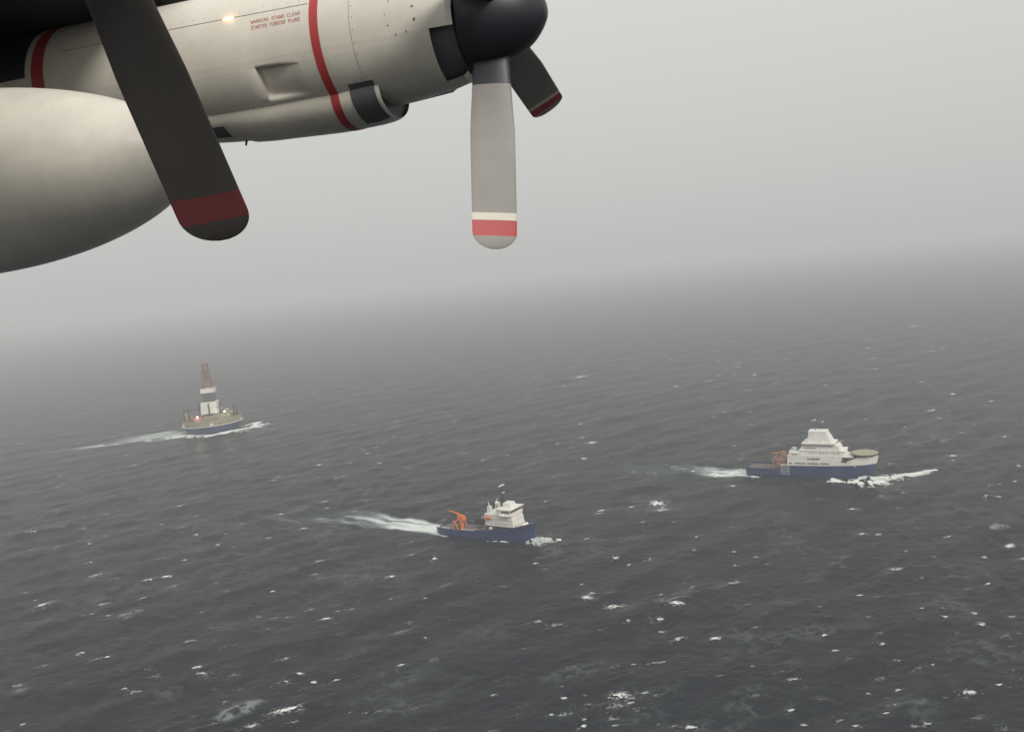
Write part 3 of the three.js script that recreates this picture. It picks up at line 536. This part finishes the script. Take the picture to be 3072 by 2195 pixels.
  // propellers
  function blade(hub, th, m, name, R, pitch, tipMat) {
    const tw = (r) => -(pitch - 20 * (r / R)) * D2, ch = (r) => (r < 0.42 ? lerp(0.2, 0.36, r / 0.42) : r < R - 0.16 ? lerp(0.34, 0.42, Math.min(1, (r - 0.42) / 0.7)) : 0.42 * Math.sqrt(Math.max(0.02, 1 - Math.pow((r - R + 0.16) / 0.165, 2)))), tk = (r) => lerp(0.2, 0.03, Math.min(1, r / 1.2));
    const sec = (r, a, off = 0) => { // aerofoil section point, a round the section
      const c = ch(r), u = Math.cos(a) * 0.5 * c, v = Math.sin(a) * 0.5 * tk(r) * c * 1.4 * (1 - 0.35 * Math.cos(a)) + 0.02 * c; const t = tw(r), x = u * Math.sin(t) + (v + off * Math.sign(v)) * Math.cos(t) , w = u * Math.cos(t) - v * Math.sin(t);
      return [x, w, r];
    };
    const dir = new THREE.Vector3(0, -Math.cos(th), -Math.sin(th)), tan = new THREE.Vector3(0, -Math.sin(th), Math.cos(th));
    const make = (r0, r1, n, grow = 0) => grid(range(r0, r1, n), range(0, 2 * Math.PI, 28), (r, a) => { const [x, w] = sec(Math.min(r, R + 0.004), a), k = 1 + grow; return [hub[0] + x * k, hub[1] + dir.y * r + tan.y * w * k, hub[2] + dir.z * r + tan.z * w * k]; }, (r, a) => [r, a * 0.2]);
    const b = mesh(name, make(0.66, R - 0.34, 40), m, g);
    mesh('blade_cuff', make(0.2, 0.662, 14), M.spinner, b);
    mesh('tip_band', make(R - 0.34, R - 0.27, 3), tipMat ? m : M.cream, b);
    mesh('tip_band', make(R - 0.27, R - 0.12, 6), tipMat || M.red, b);
    mesh('tip_cap', make(R - 0.12, R + 0.004, 14), m, b);
  }
  const spin = (hub) => { const q = new THREE.LatheGeometry(new THREE.SplineCurve([[0.0, 0.625], [0.05, 0.618], [0.1, 0.6], [0.2, 0.53], [0.3, 0.42], [0.38, 0.26], [0.425, 0.08], [0.435, -0.1], [0.43, -0.17], [0.3, -0.18]].map((a) => new THREE.Vector2(...a))).getPoints(60).map((p) => p.setX(Math.max(0.0005, p.x))), 56); q.rotateZ(-Math.PI / 2); q.translate(...hub); return q; };
  for (const d of [-14, 76, 166, 256]) blade([0.06, 0, 0], d * D2, M.bladeGrey, 'propeller_blade', 2.25, 80);
  mesh('propeller_spinner', spin([0, 0, 0]), M.spinner, g);
  const HI = [-0.5, -0.25, 5];
  for (const d of [28, 118, 208, 298]) blade([HI[0] + 0.06, HI[1], HI[2]], d * D2, M.bladeShaded, 'propeller_blade', 2.06, 100, M.tipDull);
  mesh('propeller_spinner', spin(HI), M.spinner, g);
  const inner = mesh('inboard_nacelle', bodyGeo, M.white, g); inner.position.set(...HI);
  const sc2 = mesh('oil_cooler_scoop', scoop.geometry, M.white, inner);
  // underwing fuel tank
  { const T = { x: -1.66, y: -1.28, z: 2.5, R: 0.745, L: 2.35 }, prof = [];
    for (let i = 0; i <= 40; i++) { const s = 1 - Math.cos(i / 40 * Math.PI / 2); prof.push([T.R * Math.pow(Math.max(0, 1 - (1 - s) ** 2), 0.54) + 0.0001, -s * T.L]); }
    for (let i = 1; i <= 10; i++) prof.push([T.R, -T.L - i * 0.32]);
    for (let i = 1; i <= 10; i++) prof.push([T.R * Math.sqrt(Math.max(0.0004, 1 - (i / 10) ** 2)), -T.L - 3.2 - i * 0.22]);
    const q = new THREE.LatheGeometry(prof.map((a) => new THREE.Vector2(...a)), 72); q.rotateZ(-Math.PI / 2); q.translate(T.x, T.y, T.z);
    const u = q.attributes.uv; for (let i = 0; i < u.count; i++) u.setXY(i, u.getX(i) * 4.4, u.getY(i) * 7);
    mesh('fuel_tank', q, M.white, g);
    mesh('tank_pylon', block(-6.2, -3.4, T.y + 0.55, 0.7, T.z - 0.11, T.z + 0.11, 0.2, 0.5, 0.02), M.white, g);
  }
  // wing over the nacelles, coloured black to paint in its unlit underside
  { const pr = [[-3.3, 0.55], [-3.32, 0.66], [-3.5, 0.86], [-4.2, 1.06], [-5.4, 1.1], [-7, 0.9], [-8.3, 0.62], [-8.3, 0.56], [-6.5, 0.42], [-4.4, 0.36], [-3.5, 0.44]];
    const s = new THREE.Shape(pr.map((a) => new THREE.Vector2(...a))), q = new THREE.ExtrudeGeometry(s, { depth: 17, bevelEnabled: false, steps: 4 }); q.translate(0, 0, -9);
    const p = q.attributes.position; for (let i = 0; i < p.count; i++) p.setY(i, p.getY(i) + 0.3 - p.getZ(i) * 0.06); q.computeVertexNormals();
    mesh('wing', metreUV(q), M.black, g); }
}
renderer.render(scene, camera);
